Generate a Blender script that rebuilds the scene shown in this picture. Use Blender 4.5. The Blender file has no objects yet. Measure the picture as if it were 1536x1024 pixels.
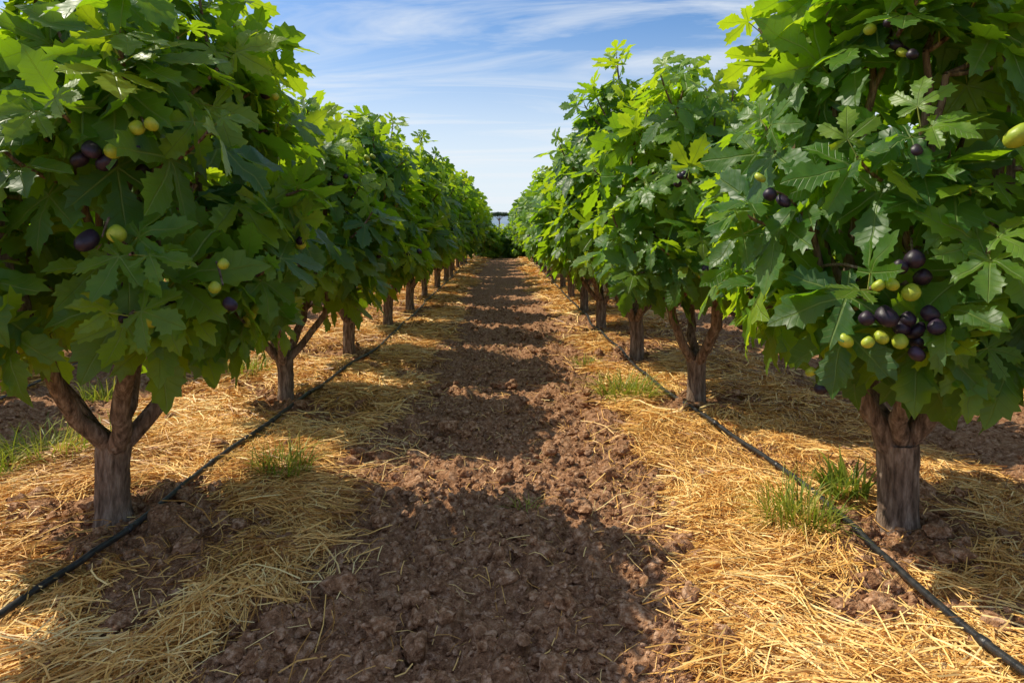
import bpy, math, random
import numpy as np
from mathutils import Vector
from mathutils.geometry import delaunay_2d_cdt

scene = bpy.context.scene
# ---------------------------------------------------------------- helpers
def link(o):
    scene.collection.objects.link(o); return o

def make_mesh(name, V, F, mats=(), midx=None, uv=None, attrs=None, smooth=True):
    V = np.asarray(V, dtype=np.float32); F = np.asarray(F, dtype=np.int32)
    k = F.shape[1]; n = F.shape[0]
    me = bpy.data.meshes.new(name)
    me.vertices.add(len(V)); me.vertices.foreach_set("co", V.ravel())
    me.loops.add(n*k); me.loops.foreach_set("vertex_index", F.ravel())
    me.polygons.add(n)
    me.polygons.foreach_set("loop_start", np.arange(0, n*k, k, dtype=np.int32))
    me.polygons.foreach_set("loop_total", np.full(n, k, dtype=np.int32))
    if midx is not None:
        me.polygons.foreach_set("material_index", np.asarray(midx, dtype=np.int32))
    me.polygons.foreach_set("use_smooth", np.full(n, smooth, dtype=bool))
    if uv is not None:
        l = me.uv_layers.new(name="UVMap")
        l.data.foreach_set("uv", np.asarray(uv, dtype=np.float32)[F.ravel()].ravel())
    if attrs:
        for a, d in attrs.items():
            at = me.attributes.new(a, 'FLOAT', 'POINT')
            at.data.foreach_set("value", np.asarray(d, dtype=np.float32))
    for m in mats: me.materials.append(m)
    me.update(calc_edges=True)
    me.validate()
    return me

def hsh(ix, iy, s):
    ix = ix.astype(np.int64) & 0xffffffff; iy = iy.astype(np.int64) & 0xffffffff
    h = (ix*374761393 + iy*668265263 + s*1442695041) & 0xffffffff
    h = ((h ^ (h >> 13))*1274126177) & 0xffffffff
    h = (h ^ (h >> 16)) & 0xffffffff
    h = (h*2246822519) & 0xffffffff
    h = h ^ (h >> 15)
    return (h & 0xffffff)/float(0xffffff)

def vn(x, y, s=0):
    x0 = np.floor(x); y0 = np.floor(y); fx = x-x0; fy = y-y0
    fx = fx*fx*(3-2*fx); fy = fy*fy*(3-2*fy)
    a = hsh(x0, y0, s); b = hsh(x0+1, y0, s); c = hsh(x0, y0+1, s); d = hsh(x0+1, y0+1, s)
    return (a*(1-fx)+b*fx)*(1-fy)+(c*(1-fx)+d*fx)*fy

def fbm(x, y, s=0, o=3):
    r = 0; a = 1; t = 0
    for i in range(o):
        r = r+a*vn(x*2**i+13.7*i, y*2**i-7.3*i, s+i); t += a; a *= .5
    return r/t

def clods(x, y, cell, s):
    gx = np.floor(x/cell); gy = np.floor(y/cell)
    out = np.zeros_like(x)
    for dx in (-1, 0, 1):
        for dy in (-1, 0, 1):
            cx = gx+dx; cy = gy+dy
            px = (cx+hsh(cx, cy, s))*cell; py = (cy+hsh(cx, cy, s+1))*cell
            r = cell*(0.35+0.6*hsh(cx, cy, s+2)); am = hsh(cx, cy, s+3)
            d2 = ((x-px)**2+(y-py)**2)/r**2
            h = np.sqrt(np.clip(1-d2, 0, 1))*r*am
            out = np.maximum(out, h)
    return out

def sstep(a, b, x):
    t = np.clip((x-a)/(b-a), 0, 1); return t*t*(3-2*t)

PER = 3.85
TRUNKS = []
HOSES = [[(-1.90, 0), (-1.87, 2.5), (-1.80, 3.4), (-1.80, 4.4), (-1.72, 5.5), (-1.6, 7.2), (-1.5, 9), (-1.5, 40)],
         [(1.72, 0), (1.73, 2.5), (1.74, 3.3), (1.72, 4.15), (1.61, 4.9), (1.50, 6.4), (1.42, 8), (1.4, 40)],
         [(-4.3, 2), (-4.2, 5), (-5.0, 9), (-5.5, 14), (-5.5, 30)], [(5.4, 2), (5.35, 5), (5.4, 9), (5.5, 30)]]
def hose_x(c, yy):
    c = np.array(c)
    return np.interp(yy, c[:, 1], c[:, 0])+.02*np.sin(yy*1.7)+.012*np.sin(yy*3.9+1)
def straw_mask(x, y):
    d = np.abs(((np.abs(x)+PER/2) % PER)-PER/2)
    n = (fbm(x*1.1, y*0.9, 5, 3)-.5)*0.75+(vn(x*7, y*7, 9)-.5)*.18
    m = sstep(0.70, 1.0, d+n)
    bare = sstep(.56, .66, fbm(x*1.3+4, y*1.1+9, 31, 3))*.85
    m = m*(1-bare)
    for (tx, ty) in TRUNKS[:6]:
        r = np.sqrt((x-tx)**2*.7+(y-ty+.08)**2)
        m = m*sstep(.20, .50, r+(vn(x*6, y*6, 77)-.5)*.35)
    return m

def ground(x, y, want_mask=False):
    m = straw_mask(x, y)
    dist = np.abs(y)
    fade = 1-sstep(12, 30, dist)*.8
    soil = 0.05*(fbm(x*1.6, y*1.6, 2, 3)-.5)+0.06*(fbm(x*6, y*6, 3, 4)-.5)
    c = clods(x, y, .16, 40)*.45+clods(x+.3, y+.7, .075, 50)*.8+clods(x, y, .034, 60)*.8
    c = c*(.6+.9*fbm(x*2.2, y*2.2, 90, 2))
    soil = soil+c*fade+.012*(fbm(x*40, y*40, 95, 2)-.5)*fade
    st = 0.045+0.08*(fbm(x*2.1, y*2.1, 12, 3)-.5)+.02*(vn(x*14, y*14, 8)-.5)
    z = soil*(1-m)+(st+soil*.3)*m
    d = np.abs(((np.abs(x)+PER/2) % PER)-PER/2)
    z = z+0.05*sstep(.6, 1.7, d)
    z = z*(1-sstep(60, 90, np.maximum(dist, np.abs(x)*1.2)))
    return (z, m) if want_mask else z

# ---------------------------------------------------------------- nodes
class NT:
    def __init__(s, name):
        s.mat = bpy.data.materials.new(name); s.mat.use_nodes = True
        s.t = s.mat.node_tree; s.t.nodes.clear()
        s.out = s.t.nodes.new("ShaderNodeOutputMaterial")
    def n(s, typ, ins=None, **kw):
        nd = s.t.nodes.new(typ)
        for k, v in kw.items(): setattr(nd, k, v)
        if ins:
            for k, v in ins.items():
                if isinstance(v, bpy.types.NodeSocket): s.t.links.new(v, nd.inputs[k])
                else: nd.inputs[k].default_value = v
        return nd
    def m(s, op, a, b=0.0, c=None):
        ins = {0: a, 1: b}
        if c is not None: ins[2] = c
        return s.n("ShaderNodeMath", ins, operation=op).outputs[0]
    def ramp(s, fac, stops):
        r = s.n("ShaderNodeValToRGB", {0: fac})
        el = r.color_ramp.elements
        while len(el) < len(stops): el.new(.5)
        for e, (p, c) in zip(el, stops):
            e.position = p; e.color = (*c, 1) if len(c) == 3 else c
        return r.outputs[0]
    def mix(s, f, a, b, blend='MIX'):
        r = s.n("ShaderNodeMix", data_type='RGBA', blend_type=blend)
        for i, v in ((0, f), (6, a), (7, b)):
            if isinstance(v, bpy.types.NodeSocket): s.t.links.new(v, r.inputs[i])
            else: r.inputs[i].default_value = v if i == 0 else (*v, 1)
        return r.outputs[2]
    def attr(s, name):
        return s.n("ShaderNodeAttribute", attribute_name=name).outputs["Fac"]
    def noise(s, vec, scale, detail=4, rough=.55):
        return s.n("ShaderNodeTexNoise", {"Vector": vec, "Scale": scale, "Detail": detail, "Roughness": rough}).outputs["Fac"]
    def done(s, sh):
        s.t.links.new(sh, s.out.inputs[0]); return s.mat

def simple(name, stops, scale, rough, bump=.3, stretch=(1, 1, 1), spec=.3, bscale=None, det=3, dist=.02):
    t = NT(name)
    co = t.n("ShaderNodeTexCoord").outputs["Object"]
    mp = t.n("ShaderNodeMapping", {"Vector": co, "Scale": stretch}).outputs[0]
    f = t.noise(mp, scale, det, .6)
    c = t.ramp(f, stops)
    p = t.n("ShaderNodeBsdfPrincipled", {"Base Color": c, "Roughness": rough, "Specular IOR Level": spec})
    if bump > 0:
        f2 = t.noise(mp, bscale or scale*2.2, det, .65)
        b = t.n("ShaderNodeBump", {"Height": f2, "Strength": bump, "Distance": dist}).outputs[0]
        t.t.links.new(b, p.inputs["Normal"])
    return t.done(p.outputs[0])

# ground
SO = [(.32, (.14, .060, .028)), (.5, (.37, .185, .092)), (.70, (.68, .42, .26))]
t = NT("ground_soil_and_mulch")
co = t.n("ShaderNodeTexCoord").outputs["Object"]
n1 = t.noise(co, 2.2, 1); n2 = t.noise(co, 30, 4, .68)
soil = t.ramp(n2, SO)
soil = t.mix(t.m('MULTIPLY', n1, .35), soil, (.42, .21, .105))
mp = t.n("ShaderNodeMapping", {"Vector": co, "Scale": (9, 60, 9), "Rotation": (0, 0, .5)}).outputs[0]
s1 = t.noise(mp, 1.4, 3, .7)
straw = t.ramp(s1, [(.36, (.24, .105, .03)), (.5, (.50, .27, .075)), (.66, (.76, .48, .17))])
msk = t.attr("straw")
brk = t.m('ADD', msk, t.m('MULTIPLY', t.m('SUBTRACT', n2, .5), .9))
mm = t.n("ShaderNodeMapRange", {"Value": brk, "From Min": .35, "From Max": .65}).outputs[0]
col = t.mix(mm, soil, straw)
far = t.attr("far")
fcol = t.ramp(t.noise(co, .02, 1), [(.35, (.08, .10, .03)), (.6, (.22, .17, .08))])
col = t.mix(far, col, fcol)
nb = t.noise(co, 55, 3, .7)
b = t.n("ShaderNodeBump", {"Height": nb, "Strength": 1.0, "Distance": .03}).outputs[0]
GROUND = t.done(t.n("ShaderNodeBsdfPrincipled", {"Base Color": col, "Roughness": .95, "Specular IOR Level": .10, "Normal": b}).outputs[0])

SOIL = simple("soil_clod", SO, 34, .95, .9, spec=.10, bscale=80)

t = NT("straw")
r = t.attr("rnd")
c = t.ramp(r, [(0, (.27, .105, .025)), (.25, (.60, .29, .06)), (.6, (.90, .52, .14)), (1, (.97, .72, .30))])
p = t.n("ShaderNodeBsdfPrincipled", {"Base Color": c, "Roughness": .5, "Specular IOR Level": .45})
STRAW = t.done(p.outputs[0])

t = NT("grass_blade")
r = t.attr("rnd")
c = t.ramp(r, [(0, (.05, .11, .012)), (.4, (.19, .27, .025)), (.75, (.38, .40, .05)), (1, (.62, .46, .13))])
p = t.n("ShaderNodeBsdfPrincipled", {"Base Color": c, "Roughness": .5, "Specular IOR Level": .35})
tr = t.n("ShaderNodeBsdfTranslucent", {"Color": t.mix(.6, c, (.45, .52, .03))})
GRASS = t.done(t.n("ShaderNodeMixShader", {0: .35, 1: p.outputs[0], 2: tr.outputs[0]}).outputs[0])

BARK = simple("fig_bark", [(.32, (.085, .055, .038)), (.5, (.23, .155, .11)), (.68, (.42, .31, .235))], 16, .9, .8, (2.6, 2.6, .5), .15, 30, 4, .03)

# leaf
t = NT("fig_leaf")
uvn = t.n("ShaderNodeUVMap").outputs[0]
sp = t.n("ShaderNodeSeparateXYZ", {0: uvn})
ax = t.m('ABSOLUTE', sp.outputs[0]); ay = sp.outputs[1]
ds = []
for ang in (0, 50, 120):
    a = math.radians(ang); dx, dy = math.sin(a), math.cos(a)
    perp = t.m('ABSOLUTE', t.m('SUBTRACT', t.m('MULTIPLY', ax, dy), t.m('MULTIPLY', ay, dx)))
    dot = t.m('ADD', t.m('MULTIPLY', ax, dx), t.m('MULTIPLY', ay, dy))
    neg = t.m('MULTIPLY', t.m('LESS_THAN', dot, 0.0), 5.0)
    taper = t.m('MULTIPLY', t.m('ABSOLUTE', dot), .012)
    ds.append(t.m('ADD', t.m('ADD', perp, neg), taper))
dmin = t.m('MINIMUM', t.m('MINIMUM', ds[0], ds[1]), ds[2])
vein = t.n("ShaderNodeMapRange", {"Value": dmin, "From Min": .012, "From Max": .028, "To Min": 1., "To Max": 0.}).outputs[0]
rr = t.m('SUBTRACT', t.m('SQRT', t.m('ADD', t.m('MULTIPLY', ax, ax), t.m('MULTIPLY', ay, ay))), t.m('MULTIPLY', dmin, .9))
fr = t.m('ABSOLUTE', t.m('SUBTRACT', t.m('FRACT', t.m('MULTIPLY', rr, 7.5)), .5))
sec = t.n("ShaderNodeMapRange", {"Value": fr, "From Min": .02, "From Max": .09, "To Min": .30, "To Max": 0.}).outputs[0]
vv = t.m('MAXIMUM', vein, sec)
rnd = t.attr("rnd")
co = t.n("ShaderNodeTexCoord").outputs["Object"]
nz = t.noise(co, 18, 1)
rn2 = t.m('ADD', rnd, t.m('MULTIPLY', t.m('SUBTRACT', nz, .5), .45))
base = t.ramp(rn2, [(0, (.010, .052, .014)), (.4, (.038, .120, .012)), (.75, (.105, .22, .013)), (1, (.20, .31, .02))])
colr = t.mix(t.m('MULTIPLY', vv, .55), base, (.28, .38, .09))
geo = t.n("ShaderNodeNewGeometry").outputs["Backfacing"]
colr = t.mix(t.m('MULTIPLY', geo, .4), colr, (.17, .27, .08))
trc = t.ramp(rnd, [(0, (.15, .38, .008)), (.5, (.44, .70, .012)), (1, (.76, .90, .02))])
trc = t.mix(t.m('MULTIPLY', vv, .5), trc, (.12, .22, .01))
b = t.n("ShaderNodeBump", {"Height": t.m('ADD', t.m('MULTIPLY', vv, -.8), nz), "Strength": .6, "Distance": .010}).outputs[0]
p = t.n("ShaderNodeBsdfPrincipled", {"Base Color": colr, "Roughness": .42, "Specular IOR Level": .45, "Normal": b})
tr = t.n("ShaderNodeBsdfTranslucent", {"Color": trc})
LEAF = t.done(t.n("ShaderNodeMixShader", {0: .42, 1: p.outputs[0], 2: tr.outputs[0]}).outputs[0])

PETI = simple("petiole", [(.3, (.22, .26, .04)), (.7, (.36, .38, .08))], 10, .5, 0)
FIGP = simple("fig_fruit_purple", [(.3, (.008, .005, .012)), (.6, (.026, .012, .030)), (.8, (.08, .04, .09))], 16, .45, .1, spec=.4)
FIGG = simple("fig_fruit_green", [(.3, (.22, .32, .02)), (.6, (.42, .46, .04)), (.8, (.58, .52, .10))], 18, .42, .1, spec=.4)
HOSE = simple("black_poly_hose", [(.35, (.012, .012, .014)), (.7, (.05, .045, .042))], 24, .38, .15, spec=.5)
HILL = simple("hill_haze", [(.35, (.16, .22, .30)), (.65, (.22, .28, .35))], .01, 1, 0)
PINE = simple("pine_needles", [(.3, (.03, .06, .03)), (.7, (.06, .10, .045))], 2, .8, 0)

# ---------------------------------------------------------------- leaf templates (five-lobed, toothed margins)
half = [(.05, -.07), (.13, -.14), (.17, -.23), (.26, -.24), (.31, -.33), (.39, -.29), (.50, -.32), (.47, -.21), (.53, -.13), (.42, -.09), (.30, -.03), (.13, .03),
        (.30, .05), (.40, .04), (.47, .12), (.59, .10), (.63, .20), (.76, .21), (.75, .33), (.89, .42), (.82, .51), (.88, .67), (.75, .63), (.69, .74), (.59, .63), (.49, .64), (.44, .52), (.33, .47), (.25, .36), (.11, .23),
        (.13, .40), (.23, .47), (.21, .57), (.32, .64), (.27, .73), (.35, .83), (.25, .89), (.25, 1.01), (.14, 1.02), (.08, 1.13)]
def leaf_template(seed, narrow=1.0, sx=1.0):
    rg = random.Random(seed)
    H_ = list(half)
    pts = [(0, -.0)]+[(x*narrow, y) for x, y in H_]+[(0, 1.24)]+[(-x*narrow, y) for x, y in reversed(H_)]
    out = []
    ph = rg.uniform(0, 6)
    for i, (x, y) in enumerate(pts):
        g = 1+.07*math.sin(ph+3*math.atan2(x, y+.2))
        out.append(Vector(((x*g*(1+rg.uniform(-.035, .035))), (y*g*(1+rg.uniform(-.035, .035))))))
    m = len(out)
    edges = [(i, (i+1) % m) for i in range(m)]
    inner = []
    for a, L in ((0, .95), (50, .82), (-50, .82), (120, .42), (-120, .42)):
        for f in (.3, .6, .86):
            inner.append(Vector((math.sin(math.radians(a))*L*f*narrow, math.cos(math.radians(a))*L*f)))
    r = delaunay_2d_cdt(out+inner, edges, [], 1, 1e-5)
    vs = np.array([[v.x, v.y] for v in r[0]]); fs = np.array([list(f) for f in r[2]])
    x, y = vs[:, 0], vs[:, 1]; rad = np.hypot(x, y)
    th = np.degrees(np.arctan2(np.abs(x), y))
    da = np.minimum(np.abs(th-0), np.minimum(np.abs(th-50), np.abs(th-120)))
    perp = rad*np.sin(np.radians(np.minimum(da, 90)))
    z = .36*np.minimum(perp, .18) - rg.uniform(.10, .28)*np.maximum(y, 0)**2 - rg.uniform(.02, .30)*x*x
    z += .05*np.sin(x*8+rg.uniform(0, 6))*np.cos(y*6+rg.uniform(0, 6))
    a = vs[fs[:, 0]]; b_ = vs[fs[:, 1]]; c_ = vs[fs[:, 2]]
    cr = (b_[:, 0]-a[:, 0])*(c_[:, 1]-a[:, 1])-(b_[:, 1]-a[:, 1])*(c_[:, 0]-a[:, 0])
    fs[cr < 0] = fs[cr < 0][:, ::-1]
    return np.column_stack([vs, z]), fs, vs
TPL = [leaf_template(i, nr) for i, nr in enumerate((1.0, .94, 1.06, .9, 1.0))]

def uvsphere(nu=12, nv=8):
    V = []; F = []
    for j in range(nv+1):
        ph = math.pi*j/nv
        for i in range(nu):
            th = 2*math.pi*i/nu
            V.append((math.sin(ph)*math.cos(th), math.sin(ph)*math.sin(th), math.cos(ph)))
    for j in range(nv):
        for i in range(nu):
            a = j*nu+i; b = j*nu+(i+1) % nu
            F += [(a, a+nu, b+nu), (a, b+nu, b)]
    return np.array(V), np.array(F)
FV, FF = uvsphere()
FV = FV.copy()
top = FV[:, 2] > 0
FV[top, 0] *= (1-.35*FV[top, 2]**1.5); FV[top, 1] *= (1-.35*FV[top, 2]**1.5)

def norm(a): return a/np.maximum(np.linalg.norm(a, axis=-1, keepdims=True), 1e-9)

def tube(pts, rad, sides, rough=0, rg=None):
    pts = np.asarray(pts, float); n = len(pts)
    T = norm(np.gradient(pts, axis=0))
    up = np.array([0.31, .87, .11]); 
    A = norm(np.cross(T, up)); B = np.cross(T, A)
    th = np.arange(sides)*2*math.pi/sides
    R = np.asarray(rad)[:, None]*np.ones((1, sides))
    if rough and rg is not None: R = R*(1+rg.uniform(-rough, rough, R.shape)+rg.uniform(-rough, rough, (1, sides)))
    V = pts[:, None, :]+R[..., None]*(np.cos(th)[None, :, None]*A[:, None, :]+np.sin(th)[None, :, None]*B[:, None, :])
    F = []
    for i in range(n-1):
        for j in range(sides):
            a = i*sides+j; b = i*sides+(j+1) % sides
            F += [(a, b, b+sides), (a, b+sides, a+sides)]
    return V.reshape(-1, 3), np.array(F)

def bez(p0, p1, p2, n):
    u = np.linspace(0, 1, n)[:, None]
    return (1-u)**2*p0+2*u*(1-u)*p1+u*u*p2

def build_tree(name, seed, H=2.9, rx=.88, ry=1.0, nshoots=84, fork=.45, az=None, trunk_r=.085, clusters=(), zlow=1.0, nfig=70, lean=(0, 0), leafscale=1.0, nlmax=10):
    rg = np.random.default_rng(seed)
    Vs = []; Fs = []; Ms = []; UV = []; RN = []; off = 0
    def add(V, F, m, uv=None, rn=0.5):
        nonlocal off
        Vs.append(V); Fs.append(F+off); Ms.append(np.full(len(F), m))
        UV.append(uv if uv is not None else np.zeros((len(V), 2)))
        RN.append(rn if isinstance(rn, np.ndarray) else np.full(len(V), rn)); off += len(V)
    fk = np.array([lean[0], lean[1], fork])
    tp = bez(np.array([0, 0, -.06]), np.array([rg.uniform(-.04, .04), rg.uniform(-.04, .04), fork*.5]), fk, 12)
    u = np.linspace(0, 1, 12)
    tr_ = trunk_r*(1+.55*np.exp(-u*7)+.12*u**3)
    V, F = tube(tp, tr_, 16, .05, rg); add(V, F, 0)
    nodes = []
    n = len(az) if az else 5
    azs = [math.radians(a) for a in az] if az else [i*2*math.pi/n+rg.uniform(-.35, .35) for i in range(n)]
    for k, a in enumerate(azs):
        ro = rg.uniform(.38, .62); zt = rg.uniform(1.25, 1.7)
        d = np.array([math.cos(a)*rx, math.sin(a)*ry, 0])
        st = fk-np.array([0, 0, rg.uniform(.02, .08)])
        end = fk*[1, 1, 0]+d*ro+[0, 0, zt]
        ctl = fk*[1, 1, 0]+d*ro*rg.uniform(.75, .95)+[0, 0, fork+.3*(zt-fork)]
        P = bez(st, ctl, end, 14); P[1:-1] += rg.normal(0, .009, (12, 3))
        R = trunk_r*np.linspace(.62, .33, 14)*rg.uniform(.85, 1.05)
        V, F = tube(P, R, 10, .06, rg); add(V, F, 0)
        nodes += list(P[6:]); 
        for s in range(5):
            i0 = int(rg.integers(6, 14)); p0 = P[i0 if i0 < 14 else 13]
            a2 = a+rg.uniform(-.9, .9); rr_ = rg.uniform(.5, .8); z2 = rg.uniform(1.35, H*.80)
            z2 = max(z2, p0[2]+.1)
            d2 = np.array([math.cos(a2)*rx, math.sin(a2)*ry, 0])
            e2 = fk*[1, 1, 0]+d2*rr_*(1-.35*max(0, (z2-1.6)/(H-1.6)))+[0, 0, z2]
            c2 = p0*.4+e2*.6+np.array([0, 0, -.12]); c2[:2] += rg.normal(0, .05, 2)
            P2 = bez(p0, c2, e2, 10); P2[1:-1] += rg.normal(0, .008, (8, 3))
            V, F = tube(P2, trunk_r*np.linspace(.34, .16, 10), 6, .04, rg); add(V, F, 0)
            nodes += list(P2[3:])
    nodes = np.array(nodes)
    LO = []; LN = []; LD = []; LS = []; LR = []; PS = []; fignodes = []
    tips = []
    for k in range(nshoots):
        best = None
        for _ in range(4):
            q = rg.random()
            zt = zlow+(H-zlow)*q**.95
            prof = np.interp((zt-zlow)/(H-zlow), [0, .12, .38, .6, .8, .93, 1], [.76, .98, 1., .84, .56, .32, .18])
            a = rg.uniform(0, 2*math.pi)
            rr_ = prof*(rg.uniform(.78, 1.08) if rg.random() < .82 else rg.uniform(.15, .75))
            tip = np.array([math.cos(a)*rx*rr_, math.sin(a)*ry*rr_, zt+rg.uniform(-.08, .12)])
            dmn = min([np.linalg.norm(tip-q_) for q_ in tips[-60:]]+[9])
            if best is None or dmn > best[0]: best = (dmn, tip)
            if _ >= 1 and rg.random() < .4: break
        tip = best[1]; tips.append(tip.copy())
        if rg.random() < .26 and tip[2] > 1.7:
            tip = tip*[1.12, 1.12, 1]+[0, 0, rg.uniform(.10, .34)]
        lower = nodes[:, 2] < tip[2]+.05
        cand = nodes[lower] if lower.sum() > 4 else nodes
        dd = np.linalg.norm(cand-tip, axis=1); dd = dd+np.where(dd < .25, 1, 0)
        p0 = cand[np.argsort(dd)[int(rg.integers(0, 4))]] if len(cand) > 4 else cand[0]
        L = np.linalg.norm(tip-p0)
        ctl = p0*.35+tip*.65; ctl[2] = p0[2]*.6+tip[2]*.4-.04; 
        if tip[2] < 1.3: ctl[2] = max(p0[2], tip[2])+.08
        P = bez(p0, ctl, tip, 8)
        V, F = tube(P, np.linspace(.012, .006, 8)*(1+.3*L), 5); add(V, F, 0)
        T = norm(np.gradient(P, axis=0))
        leafL = min(L*.85, .52)
        nl = int(np.clip(leafL/.052, 7, nlmax))
        ph = rg.uniform(0, 6.28)
        shr = rg.normal(0, .11)
        cum = np.concatenate([[0], np.cumsum(np.linalg.norm(np.diff(P, axis=0), axis=1))])
        for j in range(nl):
            s_ = cum[-1]-leafL*(1-j/(nl-1))**1.25
            pos = np.array([np.interp(s_, cum, P[:, c]) for c in range(3)])
            tg = np.array([np.interp(s_, cum, T[:, c]) for c in range(3)]); tg /= np.linalg.norm(tg)
            ph += 2.4
            b1 = np.cross(tg, [.2, .3, .93]); b1 /= np.linalg.norm(b1)+1e-9; b2 = np.cross(tg, b1)
            rad = math.cos(ph)*b1+math.sin(ph)*b2
            out = np.array([pos[0]/rx, pos[1]/ry, 0]); out = out/(np.linalg.norm(out)+.15)
            endk = j/(nl-1)
            hgt = (pos[2]-zlow)/(H-zlow)
            pd = rad*.8+tg*(.25+.5*endk)+out*.25+np.array([0, 0, .15]); pd /= np.linalg.norm(pd)
            pl = rg.uniform(.06, .16)*(1-.4*endk)
            o = pos+pd*pl
            droop = rg.uniform(.25, 1.3)-.30*hgt-.45*endk
            ld = rad*.8+out*.40+tg*.3*endk-np.array([0, 0, droop])+rg.normal(0, .2, 3)
            nm = np.array([0, 0, 1.])*rg.uniform(.35, 1.0)+out*rg.uniform(.3, 1.2)+rg.normal(0, .30, 3)
            LO.append(o); LD.append(ld); LN.append(nm)
            sz = rg.uniform(.16, .27)*(1-.45*endk**3)*leafscale
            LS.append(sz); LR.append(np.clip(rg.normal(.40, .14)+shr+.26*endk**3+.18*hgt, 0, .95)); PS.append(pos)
            if np.hypot(pos[0]/rx, pos[1]/ry) > .6 and pos[2] < H*.85 and rg.random() < .25: fignodes.append((pos, out))
    LO = np.array(LO); LD = norm(np.array(LD)); LN = np.array(LN); LS = np.array(LS); LR = np.array(LR); PS = np.array(PS)
    keep = np.ones(len(LO), bool)
    for cl in clusters:
        c = np.array(cl[0]); od = np.array([c[0], c[1], 0]); od /= np.linalg.norm(od)
        cen = LO+LD*LS[:, None]*.5
        for f in (.03, .16, .30, .45):
            keep &= np.linalg.norm(cen-(c+od*f+np.array(cl[3] if len(cl) > 3 else (0, 0, 0))*f), axis=1) > cl[1]
    LO, LD, LN, LS, LR, PS = (q[keep] for q in (LO, LD, LN, LS, LR, PS))
    Z = norm(LN-(LN*LD).sum(1)[:, None]*LD); X = np.cross(LD, Z)
    ti = rg.integers(0, len(TPL), len(LO))
    for k, (tv, tf, tuv) in enumerate(TPL):
        s = ti == k; N = s.sum()
        if not N: continue
        curl = rg.uniform(.4, 1.6, N)[:, None, None]
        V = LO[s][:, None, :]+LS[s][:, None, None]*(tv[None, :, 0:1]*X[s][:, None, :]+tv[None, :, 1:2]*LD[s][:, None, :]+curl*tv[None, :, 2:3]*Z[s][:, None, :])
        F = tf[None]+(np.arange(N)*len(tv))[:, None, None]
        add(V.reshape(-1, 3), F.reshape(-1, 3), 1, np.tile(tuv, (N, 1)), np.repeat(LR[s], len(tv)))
    d = norm(LO-PS); A = norm(np.cross(d, [.1, .2, .97])); B = np.cross(d, A)
    ring = [A*math.cos(q)+B*math.sin(q) for q in (0, 2.094, 4.189)]
    V = np.stack([PS+r_*.0035 for r_ in ring]+[LO+r_*.0028 for r_ in ring], 1)
    tf = np.array([(0, 1, 4), (0, 4, 3), (1, 2, 5), (1, 5, 4), (2, 0, 3), (2, 3, 5)])
    F = tf[None]+(np.arange(len(LO))*6)[:, None, None]
    add(V.reshape(-1, 3), F.reshape(-1, 3), 2)
    def fig(p, r_, purple):
        V = FV*r_
        tl = rg.normal(0, .2, 2)
        V = V+np.column_stack([V[:, 2]*tl[0], V[:, 2]*tl[1], np.zeros(len(V))])
        add(V+p, FF, 3 if purple else 4)
    i = 0
    while i < nfig and fignodes:
        p, o_ = fignodes[int(rg.integers(0, len(fignodes)))]
        pu = rg.random() < .5
        for _ in range(int(rg.integers(1, 5))):
            fig(p+o_*.09+rg.normal(0, .04, 3)-[0, 0, .03], rg.uniform(.021, .033), pu if rg.random() < .75 else not pu); i += 1
    for cl in clusters:
        c = np.array(cl[0])
        for (dx, dy, dz, r_, pu) in cl[2]:
            fig(c+np.array([dx, dy, dz]), r_, pu)
        dd = np.linalg.norm(nodes-c, axis=1); p0 = nodes[np.argmin(dd)]
        V, F = tube(bez(p0, (p0+c)/2+[0, 0, .08], c+[0, 0, .0], 8), np.linspace(.009, .004, 8), 5); add(V, F, 0)
    return make_mesh(name, np.concatenate(Vs), np.concatenate(Fs), (BARK, LEAF, PETI, FIGP, FIGG), np.concatenate(Ms), np.concatenate(UV), {"rnd": np.concatenate(RN)})

# ---------------------------------------------------------------- layout
CH = 1.6; FPX = 1024.0; VX, VY = 752.0, 342.0
def W(px, py, depth):
    return np.array([(px-VX)/FPX*depth, depth, CH-(py-VY)/FPX*depth])
LT = [(-1.98, 3.50), (-1.89, 5.95), (-1.78, 8.0), (-1.70, 10.3), (-1.66, 12.5)]
RT = [(1.98, 3.42), (1.68, 5.90), (1.55, 7.9), (1.50, 10.2), (1.50, 12.4)]
TRUNKS += [LT[0], RT[0], LT[1], RT[1], LT[2], RT[2]]

def clus(tree, items, depth, rad, jitter=0.0):
    pts = [W(a, b_, depth+random.Random(int(a*7+b_)).uniform(-.05, .05)) for a, b_, _, _ in items]
    c = np.mean(pts, axis=0)
    loc = c-np.array([tree[0], tree[1], 0.05])
    tocam = np.array([0, 0, CH])-c; tocam /= np.linalg.norm(tocam)
    od = np.array([loc[0], loc[1], 0]); od /= np.linalg.norm(od)
    return (tuple(loc), rad, [(*(p-c), it[2], it[3]) for p, it in zip(pts, items)], tuple(tocam-od))

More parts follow.
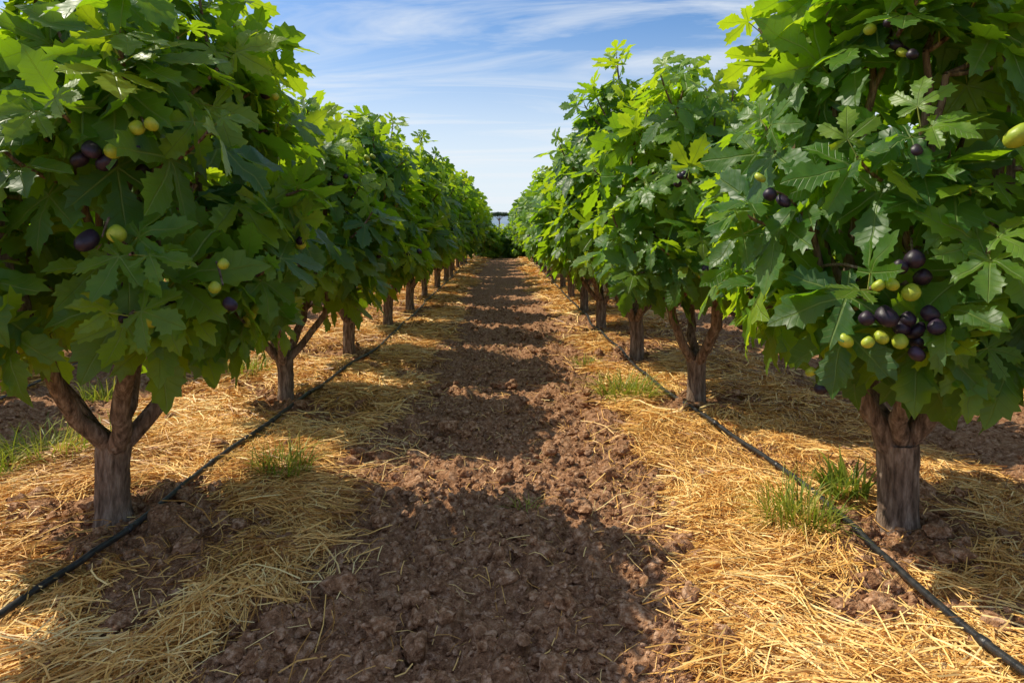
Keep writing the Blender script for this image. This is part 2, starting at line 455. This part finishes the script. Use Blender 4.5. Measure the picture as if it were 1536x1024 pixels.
cL = [clus(LT[0], [(137, 234, .037, 1), (160, 252, .039, 1), (169, 236, .033, 0), (197, 230, .036, 1), (120, 248, .034, 1)], 2.66, .13),
      clus(LT[0], [(205, 201, .032, 0), (227, 196, .028, 0)], 2.66, .10),
      clus(LT[0], [(131, 370, .045, 1), (175, 360, .037, 0)], 2.66, .13),
      clus(LT[0], [(345, 465, .030, 1), (322, 440, .026, 0), (335, 405, .024, 0)], 2.8, .09)]
cR = [clus(RT[0], [(1300, 487, .030, 1), (1330, 484, .042, 1), (1352, 500, .033, 1), (1350, 521, .030, 0), (1375, 505, .034, 1), (1302, 523, .024, 0), (1322, 515, .028, 0), (1378, 523, .032, 1), (1395, 480, .034, 1), (1268, 520, .03, 0), (1375,540,.03,1), (1405, 500, .032, 1), (1362, 488, .03, 1)], 2.60, .17),
      clus(RT[0], [(1318, 438, .024, 0), (1338, 436, .026, 0), (1367, 448, .035, 0)], 2.60, .11),
      clus(RT[0], [(1372, 398, .038, 1), (1384, 425, .034, 1), (1350, 410, .03, 1)], 2.62, .11),
      clus(RT[0], [(1528, 214, .045, 0)], 2.45, .10),
      clus(RT[0], [(1232, 590, .030, 1), (1216, 566, .022, 0), (1245, 582, .028, 1)], 2.9, .07),
      clus(RT[0], [(1155, 300, .03, 1), (1175, 310, .03, 1), (1140, 275, .022, 0)], 2.95, .09)]
cR2 = [clus(RT[1], [(1103, 468, .045, 1), (1128, 458, .045, 1), (1112, 487, .045, 1), (1122, 497, .04, 1)], 4.85, .14),
       clus(RT[1], [(1060, 405, .04, 1), (1075, 430, .035, 0)], 4.9, .12)]

mL1 = build_tree("fig_tree_mesh_a", 11, H=2.94, rx=.92, ry=1.0, nshoots=88, fork=.44, az=[175, 20, 95, 250, 310], trunk_r=.078, clusters=cL, zlow=1.0, leafscale=1.10)
mR1 = build_tree("fig_tree_mesh_b", 23, H=2.94, rx=.86, ry=1.0, nshoots=84, fork=.46, az=[190, 240, 100, 20, 320], trunk_r=.088, clusters=cR, zlow=.98, leafscale=1.10)
mR2 = build_tree("fig_tree_mesh_c", 37, H=2.86, rx=.84, ry=.96, nshoots=76, fork=.42, trunk_r=.074, clusters=cR2, zlow=.97, leafscale=1.10)
VAR = [build_tree("fig_tree_mesh_%s" % "defg"[i], 50+i*7, H=2.74+.07*(i % 3), rx=.86, ry=.93, nshoots=72, fork=.42+.03*i, trunk_r=.068, zlow=.97, leafscale=1.10) for i in range(4)]
FARV = [build_tree("fig_tree_mesh_%s" % "hij"[i], 150+i*7, H=2.78+.06*i, rx=.86, ry=.96, nshoots=54, fork=.42+.03*i, trunk_r=.068, zlow=.97, leafscale=1.28, nlmax=8, nfig=20) for i in range(3)]

rnd = random.Random(4)
def put_tree(me, x, y, rot=0, s=1.0, sz=None, dz=0):
    o = bpy.data.objects.new("fig_tree", me)
    z = float(ground(np.array([float(x)]), np.array([float(y)]))[0])
    o.location = (x, y, min(z, .08)-.005+dz)
    o.rotation_euler = (0, 0, rot); o.scale = (s, s, sz or s)
    return link(o)
put_tree(mL1, *LT[0]); put_tree(mR1, *RT[0]); put_tree(VAR[0], *LT[1], .1, .96); put_tree(mR2, *RT[1])
put_tree(VAR[1], *LT[2], 3.2, .97); put_tree(VAR[2], *RT[2], .1, 1.10)
put_tree(VAR[3], *LT[3], 0, 1.0); put_tree(VAR[0], *RT[3], 3.0, 1.05)
put_tree(VAR[2], *LT[4], 3.1, 1.0); put_tree(VAR[1], *RT[4], .1, 1.05)
y = 14.7
while y < 50:
    for sx in (-1.64, 1.5):
        put_tree(rnd.choice(FARV), sx+rnd.uniform(-.08, .08), y+rnd.uniform(-.15, .15), rnd.choice((0, math.pi))+rnd.uniform(-.25, .25), rnd.uniform(.96, 1.08))
    y += 2.2
for row, ymax in ((5.6, 34), (9.4, 26)):
    y = 3.2 if row < 6 else 6.5
    while y < ymax:
        for sg in (-1, 1):
            put_tree(rnd.choice(FARV if (y > 11 or row > 6) else VAR), sg*row+rnd.uniform(-.1, .1), y+rnd.uniform(-.2, .2), rnd.choice((0, math.pi))+rnd.uniform(-.25, .25), rnd.uniform(.94, 1.06))
        y += 2.3
for (x, yy, s) in ((-.75, 36, .8), (.35, 37, .8), (1.0, 36.5, .85), (-.2, 39, .8), (-1.3, 40, 1.0), (1.3, 41, 1.0)):
    put_tree(rnd.choice(FARV), x, yy, rnd.uniform(0, 6), s, dz=-.75*s)

# ---------------------------------------------------------------- ground
xs = [0.0]
while xs[-1] < 2.5: xs.append(xs[-1]+.014)
while xs[-1] < 12: xs.append(xs[-1]+.06)
st = .08
while xs[-1] < 4000: st *= 1.25; xs.append(xs[-1]+st)
xs = np.array([-a for a in xs[:0:-1]]+xs)
ys = [1.6]
while ys[-1] < 60: ys.append(ys[-1]+max(.012, ys[-1]*.0055))
st = .4
while ys[-1] < 5000: st *= 1.25; ys.append(ys[-1]+st)
back = [1.6]
st = .08
while back[-1] > -3000:
    if back[-1] < -5: st *= 1.3
    back.append(back[-1]-st)
ys = np.array(back[:0:-1]+ys)
Xg, Yg = np.meshgrid(xs, ys)
Zg, Mg = ground(Xg.ravel(), Yg.ravel(), True)
nx, ny = len(xs), len(ys)
idx = np.arange(nx*ny).reshape(ny, nx)
F = np.stack([idx[:-1, :-1].ravel(), idx[:-1, 1:].ravel(), idx[1:, 1:].ravel(), idx[1:, :-1].ravel()], 1)
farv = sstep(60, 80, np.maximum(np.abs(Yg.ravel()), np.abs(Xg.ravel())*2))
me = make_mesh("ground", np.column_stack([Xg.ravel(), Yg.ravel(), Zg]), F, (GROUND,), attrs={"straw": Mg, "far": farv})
link(bpy.data.objects.new("ground", me))

# ---------------------------------------------------------------- soil clods
rg = np.random.default_rng(3)
def icos(sub):
    import bmesh
    bm = bmesh.new(); bmesh.ops.create_icosphere(bm, subdivisions=sub, radius=1)
    V = np.array([v.co[:] for v in bm.verts]); F = np.array([[v.index for v in f.verts] for f in bm.faces]); bm.free(); return V, F
def clod_set(N, sub, rmin, rmax, yr, xr, nz=.06):
    V0, F0 = icos(sub)
    y = yr[0]*(yr[1]/yr[0])**rg.random(N); x = rg.uniform(-xr, xr, N)
    m = straw_mask(x, y); k = rg.random(N) > m*.93
    x, y = x[k], y[k]; N = len(x)
    z = ground(x, y)
    r = rmin*(rmax/rmin)**(rg.random(N)**1.6)
    ph = rg.uniform(0, 6.28, (N, 6)); fq = rg.uniform(1.5, 5.0, (N, 6))
    v = V0[None]
    def w(a, b, c): return np.sin(v[..., 0]*fq[:, a, None]+ph[:, a, None])*np.sin(v[..., 1]*fq[:, b, None]+ph[:, b, None])*np.sin(v[..., 2]*fq[:, c, None]+ph[:, c, None])
    rr = 1+.34*w(0, 1, 2)+.26*w(3, 4, 5)+rg.normal(0, nz, (N, len(V0)))
    sc = rg.uniform(.65, 1.3, (N, 1, 3)); sc[..., 2] *= .75
    P = v*rr[..., None]*sc*r[:, None, None]
    P[..., 0] += x[:, None]; P[..., 1] += y[:, None]; P[..., 2] += (z+r*.25)[:, None]
    F = F0[None]+(np.arange(N)*len(V0))[:, None, None]
    return P.reshape(-1, 3), F.reshape(-1, 3)
sets = [clod_set(36000, 1, .004, .014, (2.1, 9), 3.2, .12), clod_set(13000, 2, .008, .030, (2.1, 14), 4.5, .08), clod_set(1900, 3, .022, .060, (2.1, 14), 3.0, .05)]
Vs = []; Fs = []; off = 0
for a, b_ in sets: Vs.append(a); Fs.append(b_+off); off += len(a)
me = make_mesh("soil_clods", np.concatenate(Vs), np.concatenate(Fs), (SOIL,), smooth=False)
link(bpy.data.objects.new("soil_clods", me))

# ---------------------------------------------------------------- straw
def ribbons(x, y, L, wd, ang, lift, bend, K=4, arch=.02):
    N = len(x)
    u = np.linspace(-.5, .5, K)
    A_ = ang[:, None]+bend[:, None]*u[None]
    dx = np.cos(A_); dy = np.sin(A_)
    seg = L[:, None]/(K-1)
    cx = np.concatenate([np.zeros((N, 1)), np.cumsum((dx[:, 1:]+dx[:, :-1])/2*seg, 1)], 1); cy = np.concatenate([np.zeros((N, 1)), np.cumsum((dy[:, 1:]+dy[:, :-1])/2*seg, 1)], 1)
    cx += x[:, None]-cx.mean(1, keepdims=True); cy += y[:, None]-cy.mean(1, keepdims=True)
    gz = ground(cx.ravel(), cy.ravel()).reshape(N, K)
    gz = .45*gz+.55*gz.mean(1, keepdims=True)
    tilt = rg.normal(0, .13, N)
    cz = gz+lift[:, None]+tilt[:, None]*u[None]*L[:, None]+arch*(1-4*u[None]**2)*rg.random((N, 1))
    roll = rg.uniform(-1.1, 1.1, N)[:, None]
    hx = -dy*np.cos(roll)*wd[:, None]/2; hy = dx*np.cos(roll)*wd[:, None]/2; hz = np.sin(roll)*wd[:, None]/2*np.ones_like(dx)
    V = np.stack([np.stack([cx-hx, cy-hy, cz-hz], -1), np.stack([cx+hx, cy+hy, cz+hz], -1)], 2).reshape(N, K*2, 3)
    f = np.array([(2*i, 2*i+1, 2*i+3, 2*i+2) for i in range(K-1)])
    F = f[None]+(np.arange(N)*K*2)[:, None, None]
    return V.reshape(-1, 3), F.reshape(-1, 4), K*2
SV = []; SF = []; SR = []; off = 0
def add_straw(N, xr, yr, Lr, wd, sparse=0.0, lift=.035):
    global off
    y = rg.uniform(yr[0], yr[1], N); x = rg.uniform(xr[0], xr[1], N)*rg.choice([-1, 1], N)
    m = straw_mask(x, y)
    k = (rg.random(N) < np.clip(m*1.25-.1, sparse, 1))
    for c in HOSES[:2]:
        k &= (np.abs(x-hose_x(c, y)) > .05) | (rg.random(N) < .10)
    x, y = x[k], y[k]; n = len(x)
    ang = fbm(x*.9, y*.9, 21, 2)*9.0+rg.normal(0, .7, n)
    hd = np.minimum(np.abs(x-hose_x(HOSES[0], y)), np.abs(x-hose_x(HOSES[1], y)))
    near = hd < .14
    ang = np.where(near & (rg.random(n) < .75), math.pi/2+rg.normal(0, .35, n), ang)
    L = rg.uniform(*Lr, n)*np.where(near, .6, 1); w_ = wd*rg.uniform(.5, 1.4, n)
    lf = rg.random(n)**1.5*lift+.004
    lf = np.where(near, lf*.45, lf)
    V, F, kk = ribbons(x, y, L, w_, ang, lf, rg.normal(0, .7, n))
    r = np.clip(.35+.5*(fbm(x*1.6, y*1.6, 71, 2)-.5)*1.6+rg.normal(.10, .26, n), 0, 1)
    SV.append(V); SF.append(F+off); SR.append(np.repeat(r, kk)); off += len(V)
add_straw(74000, (.6, 3.1), (2.0, 5.2), (.08, .36), .0046, sparse=.03)
add_straw(50000, (.6, 3.3), (5.2, 10), (.12, .40), .0068, sparse=.03)
add_straw(34000, (.6, 3.3), (10, 22), (.18, .45), .011)
add_straw(12000, (.6, 3.3), (22, 42), (.25, .6), .022)
add_straw(24000, (4.4, 7.2), (4.5, 16), (.15, .40), .009)
add_straw(2600, (0, .9), (2.1, 9), (.04, .18), .0035, sparse=.5, lift=.012)
me = make_mesh("straw_mulch", np.concatenate(SV), np.concatenate(SF), (STRAW,), attrs={"rnd": np.concatenate(SR)}, smooth=False)
link(bpy.data.objects.new("straw_mulch", me))

# ---------------------------------------------------------------- grass tufts
def tuft(x, y, R, H, N, seed, wd=.006, name="grass_tuft", dark=0.0):
    g = np.random.default_rng(seed); K = 5
    a = g.uniform(0, 6.28, N); rr = R*.7*np.sqrt(g.random(N)); bx = rr*np.cos(a); by = rr*np.sin(a)*.8
    L = H*g.uniform(.3, 1.3, N); oa = a+g.normal(0, .9, N); lean = g.uniform(.15, 1.3, N)*R
    u = np.linspace(0, 1, K)[None]
    cx = bx[:, None]+np.cos(oa)[:, None]*lean[:, None]*u**1.8*.8; cy = by[:, None]+np.sin(oa)[:, None]*lean[:, None]*u**1.8*.8
    cz = L[:, None]*(u-.42*u**2.6*(lean/R)[:, None])
    wa = oa+math.pi/2+g.normal(0, .5, N); w_ = wd*g.uniform(.6, 1.3, N)[:, None]*(1-u**2)*.5+.0004
    hx = np.cos(wa)[:, None]*w_; hy = np.sin(wa)[:, None]*w_
    V = np.stack([np.stack([cx-hx, cy-hy, cz], -1), np.stack([cx+hx, cy+hy, cz], -1)], 2).reshape(N, K*2, 3)
    f = np.array([(2*i, 2*i+1, 2*i+3, 2*i+2) for i in range(K-1)])
    F = (f[None]+(np.arange(N)*K*2)[:, None, None]).reshape(-1, 4)
    r = np.repeat(np.clip(g.normal(.55-dark, .27, N), 0, 1), K*2)
    me = make_mesh(name, V.reshape(-1, 3), F, (GRASS,), attrs={"rnd": r})
    o = link(bpy.data.objects.new(name, me)); o.location = (x, y, float(ground(np.array([x]), np.array([y]))[0])+.01)
tuft(1.50, 3.45, .27, .27, 210, 1, .007); tuft(1.13, 6.15, .36, .22, 280, 2, .009); tuft(-1.33, 4.15, .26, .22, 170, 3, .007)
tuft(-3.05, 4.6, .42, .26, 200, 4, .008); tuft(-2.75, 4.9, .3, .20, 110, 5, .008); tuft(-3.2, 4.25, .3, .2, 100, 6, .008)
tuft(1.90, 3.78, .18, .24, 90, 7, .016, "weed_plant", .35)
tuft(.95, 7.6, .22, .12, 90, 8, .008); tuft(-3.6, 6.2, .3, .25, 160, 9, .01); tuft(-2.6, 7.0, .3, .22, 140, 10, .01)
tuft(.12, 3.75, .12, .06, 30, 11, .004); tuft(-1.2, 3.05, .08, .06, 14, 12, .004); tuft(3.2, 6.5, .3, .2, 120, 13, .01)

# ---------------------------------------------------------------- drip hoses
def hose(ctrl, r=.0155, name="irrigation_hose"):
    y1 = ctrl[-1][1]; y0 = ctrl[0][1]
    yy = np.concatenate([np.arange(y0, 14, .07), np.arange(14, y1, .5)])
    xx = hose_x(ctrl, yy)
    kern = np.ones(9)/9; xx = np.convolve(np.pad(xx, 4, 'edge'), kern, 'valid')
    zz = np.maximum(ground(xx, yy), np.maximum(ground(xx+.03, yy), ground(xx-.03, yy)))
    zz = np.convolve(np.pad(zz, 6, 'edge'), np.ones(13)/13, 'valid')+r+.014
    P = np.column_stack([xx, yy, zz]); n = len(P)
    V, F = tube(P, np.full(n, r), 12)
    Vs = [V]; Fs = [F]; off = len(V)
    k = 8
    while k < min(n-3, 150):
        q = P[k:k+2]; c, d = q.mean(0), (q[1]-q[0])/np.linalg.norm(q[1]-q[0])
        pp = np.array([c-d*.022, c-d*.020, c+d*.020, c+d*.022]); V, F = tube(pp, [r*.9, r*1.22, r*1.22, r*.9], 12)
        Vs.append(V); Fs.append(F+off); off += len(V); k += 13
    me = make_mesh(name, np.concatenate(Vs), np.concatenate(Fs), (HOSE,))
    link(bpy.data.objects.new(name, me))
for c in HOSES: hose(c)

# ---------------------------------------------------------------- distance
hx = np.linspace(-2600, 2600, 120); rows = [(1500, 0), (1750, .55), (2000, 1.0), (2400, .9), (3000, .0)]
V = []
for yy, k in rows:
    for x in hx:
        h = 22+26*vn(np.array([x*.0022+50]), np.array([1.5]), 3)[0]+8*vn(np.array([x*.009+9]), np.array([.5]), 4)[0]
        V.append((x, yy, h*k-2))
idx = np.arange(len(V)).reshape(len(rows), 120)
F = np.stack([idx[:-1, :-1].ravel(), idx[:-1, 1:].ravel(), idx[1:, 1:].ravel(), idx[1:, :-1].ravel()], 1)
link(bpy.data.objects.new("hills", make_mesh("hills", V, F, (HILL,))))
Vs = []; Fs = []; Ms = []; off = 0
V, F = tube(bez(np.array([0, 0, -.1]), np.array([.2, 0, 2.4]), np.array([0, 0, 4.6]), 8), np.linspace(.22, .12, 8), 8)
Vs.append(V); Fs.append(F); Ms.append(np.zeros(len(F))); off += len(V)
for a in range(6):
    e = np.array([math.cos(a*1.05)*1.7, math.sin(a*1.05)*1.7, 5.0])
    V, F = tube(bez(np.array([0, 0, 3.4]), np.array([e[0]*.4, e[1]*.4, 4.5]), e, 6), np.linspace(.09, .04, 6), 6)
    Vs.append(V); Fs.append(F+off); Ms.append(np.zeros(len(F))); off += len(V)
N = 5000
a = rg.uniform(0, 6.28, N); r_ = 2.7*np.sqrt(rg.random(N)); c = np.column_stack([r_*np.cos(a), r_*np.sin(a), 5.0+.55*rg.random(N)*np.sqrt(np.clip(1-(r_/2.9)**2, 0, 1))+.15*rg.normal(0, 1, N)])
tri = rg.normal(0, .11, (N, 3, 3)); V = (c[:, None]+tri).reshape(-1, 3); F = np.arange(3*N).reshape(-1, 3)
Vs.append(V); Fs.append(F+off); Ms.append(np.ones(N))
o = link(bpy.data.objects.new("umbrella_pine_tree", make_mesh("umbrella_pine_tree", np.concatenate(Vs), np.concatenate(Fs), (BARK, PINE), np.concatenate(Ms))))
o.location = (-.6, 180, 0)

# ---------------------------------------------------------------- light
EL = math.radians(52); S = Vector((-.90, .34)).normalized()
sv = Vector((S.x*math.cos(EL), S.y*math.cos(EL), math.sin(EL)))
sun = bpy.data.lights.new("sun", 'SUN'); sun.energy = 5.0; sun.angle = math.radians(.5); sun.color = (1, .93, .75)
so = link(bpy.data.objects.new("sun", sun)); so.rotation_euler = sv.to_track_quat('Z', 'Y').to_euler(); so.location = sv*50

w = bpy.data.worlds.new("World"); scene.world = w; w.use_nodes = True
nt = w.node_tree; nt.nodes.clear(); L = nt.links
def N_(t, **k):
    n = nt.nodes.new(t)
    for a, b in k.items(): setattr(n, a, b)
    return n
tc = N_("ShaderNodeTexCoord"); sx = N_("ShaderNodeSeparateXYZ"); L.new(tc.outputs["Generated"], sx.inputs[0])
zz = N_("ShaderNodeMath", operation='MULTIPLY'); L.new(sx.outputs[2], zz.inputs[0]); zz.inputs[1].default_value = 1.8
cb = N_("ShaderNodeCombineXYZ"); L.new(sx.outputs[0], cb.inputs[0]); L.new(sx.outputs[1], cb.inputs[1]); L.new(zz.outputs[0], cb.inputs[2])
nm = N_("ShaderNodeVectorMath", operation='NORMALIZE'); L.new(cb.outputs[0], nm.inputs[0])
sky = N_("ShaderNodeTexSky", sky_type='NISHITA'); sky.sun_disc = False; sky.sun_elevation = EL; sky.sun_rotation = math.atan2(S.x, S.y) % (2*math.pi)
sky.air_density = 1.2; sky.dust_density = 1.0; sky.ozone_density = 2.5
L.new(nm.outputs[0], sky.inputs[0])
hs = N_("ShaderNodeHueSaturation"); hs.inputs["Saturation"].default_value = 1.2; hs.inputs["Value"].default_value = 1.3; L.new(sky.outputs[0], hs.inputs["Color"])
ad = N_("ShaderNodeMath", operation='ADD'); L.new(sx.outputs[2], ad.inputs[0]); ad.inputs[1].default_value = .10
mx = N_("ShaderNodeMath", operation='MAXIMUM'); L.new(ad.outputs[0], mx.inputs[0]); mx.inputs[1].default_value = .05
dx = N_("ShaderNodeMath", operation='DIVIDE'); L.new(sx.outputs[0], dx.inputs[0]); L.new(mx.outputs[0], dx.inputs[1])
dy = N_("ShaderNodeMath", operation='DIVIDE'); L.new(sx.outputs[1], dy.inputs[0]); L.new(mx.outputs[0], dy.inputs[1])
cc = N_("ShaderNodeCombineXYZ"); L.new(dx.outputs[0], cc.inputs[0]); L.new(dy.outputs[0], cc.inputs[1])
mpn = N_("ShaderNodeMapping"); mpn.inputs["Scale"].default_value = (.6, 2.0, 1); mpn.inputs["Rotation"].default_value = (0, 0, -.25); L.new(cc.outputs[0], mpn.inputs[0])
nz = N_("ShaderNodeTexNoise"); nz.inputs["Scale"].default_value = .9; nz.inputs["Detail"].default_value = 6; nz.inputs["Roughness"].default_value = .6; nz.inputs["Distortion"].default_value = .9
L.new(mpn.outputs[0], nz.inputs["Vector"])
mr = N_("ShaderNodeMapRange"); mr.inputs["From Min"].default_value = .43; mr.inputs["From Max"].default_value = .68; mr.inputs["To Max"].default_value = .85; L.new(nz.outputs["Fac"], mr.inputs[0])
hz = N_("ShaderNodeMapRange"); hz.interpolation_type = 'SMOOTHSTEP'; hz.inputs["From Min"].default_value = 0.05; hz.inputs["From Max"].default_value = .30; hz.inputs["To Min"].default_value = .93; hz.inputs["To Max"].default_value = 0; L.new(sx.outputs[2], hz.inputs[0])
mh = N_("ShaderNodeMix", data_type='RGBA'); L.new(hz.outputs[0], mh.inputs[0]); L.new(hs.outputs[0], mh.inputs[6]); mh.inputs[7].default_value = (6.1, 6.8, 7.4, 1)
mxc = N_("ShaderNodeMix", data_type='RGBA'); L.new(mr.outputs[0], mxc.inputs[0]); L.new(mh.outputs[2], mxc.inputs[6]); mxc.inputs[7].default_value = (6.5, 6.9, 7.3, 1)
bg = N_("ShaderNodeBackground"); bg.inputs[1].default_value = .13; L.new(mxc.outputs[2], bg.inputs[0])
wo = N_("ShaderNodeOutputWorld"); L.new(bg.outputs[0], wo.inputs[0])

# ---------------------------------------------------------------- camera
cam = bpy.data.cameras.new("camera"); cam.lens = 24; cam.sensor_width = 36; cam.clip_end = 20000; cam.clip_start = .05
cam.shift_x = (768-VX)/1536; cam.shift_y = -(512-VY)/1536
co_ = link(bpy.data.objects.new("camera", cam)); co_.location = (0, 0, CH); co_.rotation_euler = (math.radians(90), 0, 0)
scene.camera = co_
scene.view_settings.view_transform = 'Standard'; scene.view_settings.look = 'None'; scene.view_settings.exposure = 0
print("verts", sum(len(m.vertices) for m in bpy.data.meshes))
